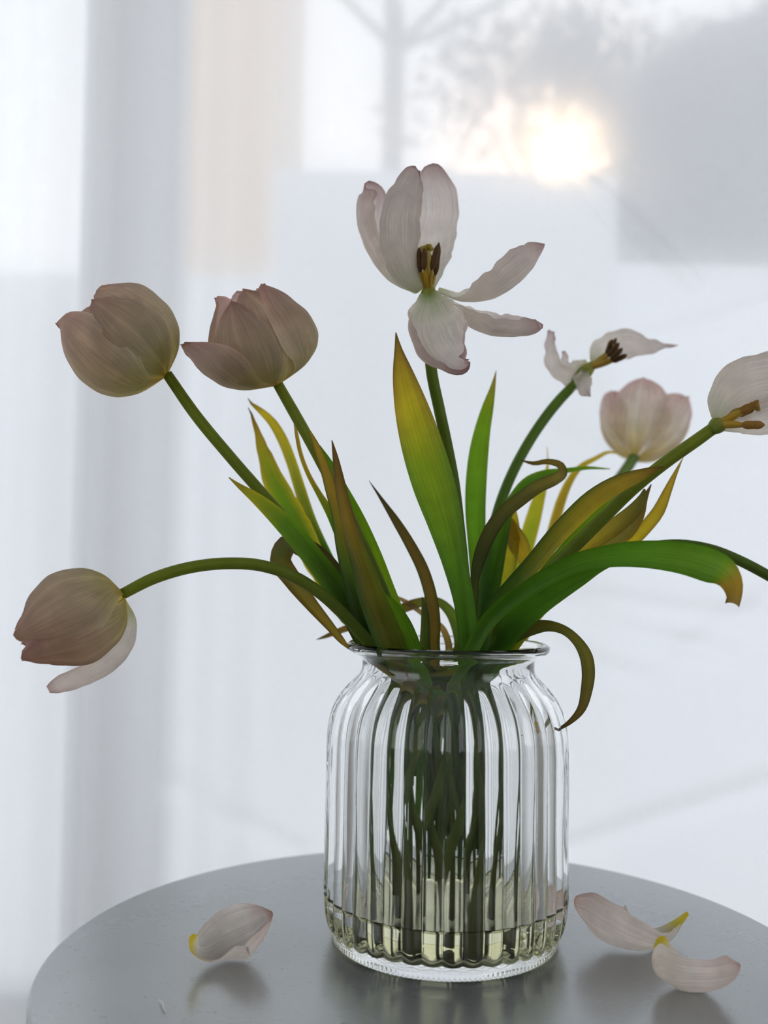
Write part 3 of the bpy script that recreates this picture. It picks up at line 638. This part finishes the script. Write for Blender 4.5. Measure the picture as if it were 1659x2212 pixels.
petalb(t3, [(925, 632, .634, 34, 0, 30), (932, 668, .62, 94, 0, 25), (945, 710, .608, 122, 0, 30), (962, 750, .600, 116, 0, 35), (982, 776, .595, 74, 0, 50), (998, 788, .590, 44, 0, 60), (1012, 780, .584, 10)], ruff=.004, fold=(165, 60, .5), G=[(0, (.3, .42, .1), PG), (.15, (.66, .70, .5), CR), (.4, CR, (.74, .64, .63), CR), (.8, (.80, .74, .72), (.62, .48, .48)), (1, MV, MV)], crease=-.02, ns=24)
def receptacle(root, a, b, w):
    pa, pb = pt(*a), pt(*b); k = pa.y/F
    tube('receptacle', [pa, pa.lerp(pb, .5), pb], [w*k*.36, w*k*.55, w*k*.3], STEM, root, seg=14, n=12, colf=lambda t: lerp((.20, .30, .05), (.55, .50, .12), t))
receptacle(t3, (926, 660, .642), (926, 616, .643), 34)
stamens(t3, (926, 630, .643), [((903, 595, .636), (893, 530, .634)), ((908, 588, .632), (905, 535, .630)), ((916, 584, .628), (917, 536, .628)), ((932, 584, .630), (946, 528, .628)), ((940, 596, .642), (948, 524, .648)), ((921, 590, .66), (930, 548, .664))], ((923, 540, .645), 17), aw=12, fw=8)
leaf(t3, [(938, 1402, .66, 26), (938, 1340, .662, 27), (930, 1285, .664, 27), (914, 1232, .665, 26), (887, 1178, .667, 23), (857, 1128, .668, 18), (824, 1078, .67, 8), (797, 1038, .67, 1)],
     [(0, GM, GM), (.3, (.08, .13, .02), OL), (.5, (.18, .12, .03), (.04, .07, .02)), (.75, (.14, .09, .03), (.04, .06, .02)), (1, DK, DK)], into=((-.004, .012, .165), (.002, -.005, .10)), cup=45)
leaf(t3, [(919, 1402, .655, 22), (919, 1350, .655, 20), (917, 1315, .657, 14), (912, 1290, .66, 3)], [(0, GM, GM), (1, OL, OL)], into=((-.01, .008, .165), (.0, -.005, .12)))
# --- 4: withered small tulip
t4 = tulip('withered tulip right of the middle with curled shrunken petals', (-.022, .045))
stem(t4, [(1243, 828, .745), (1205, 868, .742), (1155, 935, .735), (1115, 1005, .725), (1085, 1075, .712), (1066, 1140, .70), (1052, 1220, .69), (1042, 1310, .68), (1035, 1390, .672)], 23, (.012, .02), (-.022, .045), c0=(.16, .27, .04), c1=(.13, .25, .04))
leaf(t4, [(1042, 1400, .665, 40), (1040, 1310, .675, 42), (1036, 1235, .685, 41), (1030, 1168, .69, 40), (1027, 1101, .695, 44), (1029, 1034, .70, 45), (1034, 980, .70, 42), (1043, 925, .70, 34), (1055, 875, .70, 24), (1065, 835, .70, 11), (1072, 800, .70, 1)],
     [(0, GD, GD), (.3, GM, GM), (.7, (.13, .31, .02), GM), (.9, GL, GL), (1, GO, BR)], into=((.008, .02, .165), (.006, .012, .09)), cup=20)
petalb(t4, [(1270, 795, .745, 28), (1240, 812, .742, 50, 0, 55), (1208, 800, .74, 38, 0, 60), (1193, 770, .74, 30, 0, 60), (1190, 740, .74, 24, 0, 70), (1196, 716, .742, 10)], ruff=.006)
petalb(t4, [(1272, 790, .752, 30, 0, 40), (1248, 800, .756, 48, 0, 40), (1226, 795, .758, 34, 0, 40), (1217, 758, .758, 8)], ruff=.004)
petalb(t4, [(1265, 800, .74, 16), (1260, 822, .735, 36, 0, 30), (1262, 842, .732, 30), (1276, 856, .73, 8)], ruff=.005)
petalb(t4, [(1280, 782, .748, 20), (1304, 757, .765, 62, 0, 30), (1345, 744, .77, 68, 0, 35), (1395, 748, .768, 42, 0, 50), (1435, 748, .76, 16), (1466, 745, .755, 2)], ruff=.003)
receptacle(t4, (1240, 828, .745), (1282, 786, .746), 30)
stamens(t4, (1276, 794, .745), [((1310, 768, .742), (1322, 733, .74)), ((1312, 772, .738), (1338, 740, .734)), ((1318, 778, .735), (1345, 752, .73)), ((1322, 782, .738), (1355, 766, .735)), ((1305, 775, .75), (1332, 730, .755))], ((1325, 755, .742), 15), aw=11, fw=9)
leaf(t4, [(1024, 1300, .64, 18, 0, 50), (1026, 1250, .638, 20), (1036, 1205, .636, 28), (1056, 1155, .635, 32), (1088, 1108, .636, 32), (1128, 1075, .64, 31), (1164, 1050, .648, 29), (1196, 1036, .655, 26), (1216, 1020, .665, 20, 20, 50), (1208, 1003, .672, 16, 20, 40), (1181, 997, .675, 12), (1154, 1001, .677, 9), (1122, 993, .68, 1)],
     [(0, GD, OL), (.3, (.06, .09, .025), (.05, .05, .025)), (.55, (.05, .06, .025), (.045, .035, .02)), (.72, (.12, .11, .03), OL), (.85, (.25, .2, .04), OL), (1, BR, DK)], into=((.012, .005, .165), (.006, .0, .12)), cup=60, n=90)
leaf(t4, [(1048, 1395, .66, 40), (1052, 1310, .67, 44), (1064, 1235, .68, 44), (1080, 1168, .685, 34), (1093, 1113, .69, 27), (1111, 1078, .692, 27), (1141, 1044, .695, 29), (1174, 1027, .70, 23), (1221, 1017, .705, 12), (1265, 1011, .71, 8), (1318, 1013, .72, 2)],
     [(0, (.03, .09, .015), GD), (.4, GD, GM), (.6, GM, GD), (.8, GM, GL), (1, GL, GL)], into=((.012, .012, .165), (.008, .005, .10)), cup=40, n=80)
leaf(t4, [(1085, 1390, .668, 14), (1112, 1300, .68, 14), (1134, 1235, .69, 14), (1132, 1205, .69, 32), (1118, 1170, .69, 44), (1110, 1140, .692, 22), (1106, 1120, .695, 3)], [(0, GM, GM), (.5, GO, GO), (.7, (.5, .36, .02), YE), (1, GO, OL)], into=((.014, .012, .165), (.008, .01, .13)), cup=50)
leaf(t4, [(1065, 1400, .66, 42), (1074, 1302, .675, 44), (1090, 1230, .685, 46), (1100, 1180, .69, 42), (1108, 1140, .695, 30), (1114, 1105, .70, 5)], [(0, GM, GM), (.5, (.20, .30, .03), GM), (1, YE, GO)], into=((.016, .015, .165), (.008, .01, .12)))
# --- 6: soft background tulip
t6 = tulip('blurred pale pink tulip farthest back at the right behind the other stems', (-.044, .02))
stem(t6, [(1372, 985, .86), (1345, 1025, .855), (1300, 1090, .84), (1240, 1170, .81), (1170, 1265, .77), (1110, 1340, .73), (1075, 1390, .70)], 25, (.026, .022), (-.044, .02), c0=(.24, .36, .12))
bud(t6, (1372, 990, .86), (1398, 868, .88), [(0, .004), (.1, .018), (.25, .028), (.5, .034), (.8, .036), (1, .034)],
    [dict(phi=170, w=50, L=1.12, pink=.25), dict(phi=120, w=50, dr=.02, L=1.0), dict(phi=-125, w=50, dr=0, L=1.0, pink=.3),
     dict(phi=62, w=50, dr=.06, L=1.0, p=3), dict(phi=-12, w=50, dr=-.0, L=1.02, p=3), dict(phi=-75, w=50, dr=.02, L=.92, p=2.6, pink=.3)],
    G=[(0, PY, PY), (.1, (.8, .72, .4), CR), (.35, (.9, .84, .72), CR), (.7, (.88, .78, .74), (.88, .74, .72)), (1, (.85, .62, .62), (.8, .5, .52))])
leaf(t6, [(1100, 1385, .70, 34), (1118, 1250, .745, 38), (1134, 1185, .76, 36), (1148, 1135, .765, 34), (1164, 1078, .77, 26), (1176, 1040, .77, 15), (1183, 1005, .77, 5), (1182, 965, .77, 1)],
     [(0, GM, GM), (.5, (.18, .36, .02), GL), (.8, (.35, .42, .03), YE), (1, YE, GO)], into=((.022, .022, .165), (.012, .015, .12)))
leaf(t6, [(1120, 1385, .70, 30), (1175, 1230, .75, 26), (1197, 1135, .77, 23), (1211, 1085, .775, 21), (1228, 1044, .78, 17), (1251, 1011, .785, 13), (1285, 991, .79, 10), (1325, 977, .80, 5), (1345, 985, .80, 1)],
     [(0, GM, GM), (.5, (.2, .3, .02), YE), (.75, GO, YE), (1, YE, GO)], into=((.028, .018, .165), (.015, .015, .12)))
leaf(t6, [(996, 1395, .69, 30), (987, 1352, .695, 26), (970, 1319, .70, 22), (947, 1300, .705, 18), (915, 1300, .71, 20), (885, 1308, .712, 22), (855, 1322, .714, 16), (838, 1332, .716, 3)], [(0, GM, GM), (.4, OL, GM), (.7, (.12, .2, .03), OL), (1, BR, BR)], into=((.0, .03, .165), (.005, .02, .12)))
leaf(t6, [(970, 1402, .70, 16), (954, 1355, .702, 13), (925, 1335, .705, 10), (880, 1302, .71, 10), (842, 1282, .712, 3)], [(0, OL, OL), (.4, GO, OL), (1, (.3, .2, .14), BR)], into=((-.008, .035, .165), (.0, .02, .13)))
# --- 5: tulip at the right edge
t5 = tulip('pale open tulip cut off by the right edge with yellow-brown stamens', (-.046, -.030))
stem(t5, [(1556, 914, .601), (1509, 948, .602), (1444, 994, .605), (1367, 1056, .608), (1305, 1117, .612), (1251, 1171, .616), (1193, 1228, .622), (1130, 1295, .628), (1075, 1360, .632), (1050, 1395, .634)], 28, (.02, -.006), (-.046, -.030))
petalb(t5, [(1548, 914, .60, 16, 0, -30), (1560, 868, .592, 66, 0, -50), (1595, 830, .586, 98, 0, -50), (1640, 812, .584, 98, 0, -45), (1700, 812, .586, 90, 0, -40), (1745, 830, .590, 30)], ruff=.002)
petalb(t5, [(1552, 925, .60, 14), (1595, 912, .612, 50, 0, 30), (1650, 900, .618, 80, 0, 30), (1710, 880, .62, 80), (1760, 860, .62, 20)], ruff=.002)
petalb(t5, [(1556, 915, .605, 14), (1600, 880, .622, 60), (1655, 850, .63, 80), (1720, 850, .63, 70), (1750, 850, .63, 15)], ruff=.002)
receptacle(t5, (1535, 930, .60), (1566, 906, .601), 34)
stamens(t5, (1552, 915, .60), [((1600, 918, .592), (1652, 918, .59)), ((1598, 892, .594), (1638, 866, .592)), ((1590, 888, .598), (1626, 862, .60)), ((1590, 896, .602), (1630, 880, .604)), ((1580, 890, .608), (1618, 866, .612))], ((1624, 872, .598), 22), aw=17, fw=15, am=ANTHER2)
leaf(t5, [(1040, 1392, .612, 34), (1058, 1325, .608, 36), (1100, 1275, .604, 38), (1151, 1217, .60, 38), (1193, 1167, .597, 41), (1238, 1119, .595, 44), (1284, 1077, .594, 44), (1338, 1044, .594, 38), (1388, 1024, .594, 24), (1418, 1012, .595, 9), (1434, 1008, .595, 1)],
     [(0, (.025, .07, .012), GD), (.45, (.03, .085, .015), GD), (.62, (.07, .13, .02), (.2, .2, .02), (.03, .07, .02)), (.8, (.34, .27, .03), YE, (.05, .10, .025)), (.94, GO, GO, OL), (1, BR, BR)], into=((.014, -.026, .165), (.010, -.02, .09)), cup=45, crease=.03, edgep=1.4)
leaf(t5, [(1110, 1340, .64, 30), (1180, 1265, .636, 30), (1251, 1195, .632, 30), (1297, 1160, .63, 36), (1342, 1127, .63, 36), (1374, 1098, .63, 30), (1390, 1072, .63, 18), (1392, 1056, .63, 4)],
     [(0, GM, GM), (.5, (.25, .28, .03), YE), (.8, (.45, .34, .04), GO), (1, OL, OL)], into=((.024, .0, .165), (.02, -.01, .11)))
leaf(t5, [(1150, 1320, .644, 26), (1250, 1225, .64, 26), (1320, 1175, .638, 30), (1358, 1145, .637, 32), (1380, 1110, .637, 26), (1392, 1078, .637, 14), (1407, 1046, .637, 2)],
     [(0, GM, GM), (.5, (.3, .26, .03), GO), (.85, (.22, .2, .06), GO), (1, BR, BR)], into=((.028, .004, .165), (.02, -.005, .13)))
leaf(t5, [(1180, 1310, .652, 20), (1290, 1225, .65, 22), (1367, 1170, .648, 24), (1394, 1140, .648, 28), (1421, 1106, .648, 27), (1442, 1060, .648, 18), (1461, 1018, .648, 8), (1476, 988, .648, 1)],
     [(0, GM, GM), (.5, GL, GO), (.75, YE, GO), (1, GO, BR)], into=((.03, .006, .165), (.02, -.002, .13)))
leaf(t5, [(1068, 1372, .636, 14), (1150, 1262, .625, 12), (1210, 1190, .62, 14), (1262, 1135, .617, 16), (1310, 1090, .616, 16), (1345, 1065, .616, 3)], [(0, GM, GM), (1, GL, OL)], into=((.022, .0, .165), (.018, -.005, .13)))
# --- 8: stem leaving the frame at right
t8 = tulip('tulip whose stem bends out past the right edge behind the big arching leaf', (-.02, -.045))
stem(t8, [(1790, 1330, .64), (1730, 1285, .64), (1659, 1243, .64), (1598, 1211, .64), (1540, 1188, .64), (1460, 1176, .64), (1370, 1190, .64), (1280, 1225, .64), (1180, 1300, .642), (1110, 1370, .645), (1085, 1398, .646)], 23, (.028, .0), (-.02, -.045), c0=(.13, .22, .04))
bud(t8, (1790, 1330, .64), (1950, 1500, .64), [(0, .004), (.08, .016), (.2, .025), (.45, .03), (.75, .027), (1, .018)],
    [dict(phi=a, w=56, dr=d_, L=l_) for a, d_, l_ in ((0, 0, 1), (120, 0, .98), (240, 0, 1), (60, .06, .96), (180, .06, .98), (300, .06, 1))], n=20, ns=10)
leaf(t8, [(1020, 1402, .600, 30, 0, 60), (1048, 1350, .597, 34, 0, 60), (1085, 1312, .594, 36, 0, 60), (1136, 1275, .590, 37, 0, 55), (1193, 1240, .586, 40, 0, 45), (1251, 1214, .583, 42, 0, 40), (1309, 1202, .58, 48, 0, 30), (1367, 1197, .577, 56, 0, 25), (1424, 1199, .574, 63, 0, 20), (1482, 1207, .571, 70, 0, 20), (1528, 1220, .568, 74, 0, 25), (1562, 1236, .562, 66, 0, 30), (1580, 1258, .557, 48, 0, 40), (1586, 1285, .560, 32, 0, 50), (1582, 1305, .566, 30, 0, 50)],
     [(0, (.10, .17, .05), (.13, .2, .06)), (.3, (.10, .18, .05), (.14, .22, .06)), (.5, GM, GM), (.75, (.09, .25, .02), GM), (.91, (.12, .26, .03), GM), (.925, GL, GM), (.95, GO, GO), (1, (.3, .2, .08), BR)], into=((.004, -.034, .165), (.012, -.03, .08)), n=100)
leaf(t8, [(1080, 1398, .63, 44), (1118, 1344, .622, 54), (1166, 1300, .614, 54), (1213, 1270, .608, 46), (1259, 1246, .604, 32), (1300, 1228, .60, 12), (1330, 1218, .60, 2)],
     [(0, GM, GM), (.5, (.07, .2, .02), GM), (1, GM, GM)], into=((.026, -.012, .165), (.02, -.02, .10)), cup=20)
leaf(t8, [(1075, 1402, .635, 20, 0, 50), (1105, 1376, .632, 32), (1147, 1357, .628, 32), (1186, 1352, .624, 24, 20, 60), (1220, 1362, .620, 20), (1247, 1385, .617, 22), (1266, 1418, .615, 28), (1271, 1455, .614, 28), (1267, 1491, .614, 25), (1255, 1533, .614, 18), (1228, 1562, .614, 10), (1186, 1585, .614, 2)],
     [(0, OL, DK), (.3, (.10, .11, .06), DK), (.5, DK, OL), (.75, (.16, .15, .03), OL), (1, BR, DK)], into=((.028, -.004, .165), (.02, .0, .13)), cup=45, n=90, crease=.04)

# ------------------------------------------------------------------ fallen petals on the table
def fallen(label, P, G, **kw):
    Q = [(ptz(a, b, z), *rest) for a, b, z, *rest in P]; c = sum((q[0] for q in Q), Vector()) / len(Q)
    o = blade('fallen_petal', Q, PETAL, None, G, n=60, ns=22, floor=.0006, origin=(c.x, c.y, .0006), **kw)
    return tag(o, label, 'petal', 'tulip petals fallen on the table')
FG = [(0, (.78, .60, .03), (.75, .55, .05)), (.12, (.80, .66, .08), (.8, .70, .2)), (.24, CR, CR), (.7, (.88, .82, .78), (.88, .8, .76)), (.92, (.85, .74, .7), (.78, .6, .56)), (1, (.6, .35, .3), (.5, .25, .2))]
fallen('fallen petal lying left of the vase, yellow base pointing left', [(413, 2022, .020, 14, -35, 50), (422, 2040, .014, 34, -45, 60), (446, 2047, .010, 60, -55, 65), (478, 2030, .012, 94, -60, 70), (515, 2012, .015, 112, -60, 70), (552, 1992, .020, 78, -60, 75), (578, 1976, .024, 34, -55, 70), (589, 1971, .025, 6, -50, 60)], FG, ruff=.0012)
fallen('long fallen petal right of the vase, yellow end pointing up right', [(1485, 1974, .018, 8, 60, 60), (1468, 1990, .012, 16, 65, 70), (1440, 2012, .008, 34, 70, 80), (1405, 2022, .009, 52, 78, 85), (1362, 2010, .013, 78, 84, 88), (1315, 1986, .018, 88, 86, 88), (1284, 1966, .021, 66, 84, 88), (1264, 1956, .022, 42, 80, 85), (1256, 1953, .022, 26, 75, 80)], FG, ruff=.001, fold=(0, 20, .6))
fallen('fallen petal nearest the lower right corner, yellow base pointing up', [(1427, 2024, .028, 20, -15, 40), (1431, 2050, .019, 42, -25, 50), (1443, 2078, .012, 62, -50, 60), (1468, 2098, .010, 70, -90, 75), (1505, 2106, .011, 66, -108, 80), (1545, 2104, .014, 58, -105, 80), (1575, 2092, .017, 44, -85, 80), (1592, 2082, .019, 16, -70, 70)], FG, ruff=.0016)
th = tube('thread', [ptz(344, 2160, .0012), ptz(352, 2168, .0015), ptz(354, 2178, .0012), ptz(357, 2186, .0009)], [.0003, .0004, .0004, .0002], simple('lint', (.8, .8, .8), .8), seg=6, n=14)
tag(th, 'tiny white thread of lint on the table near its lower left', 'thread')
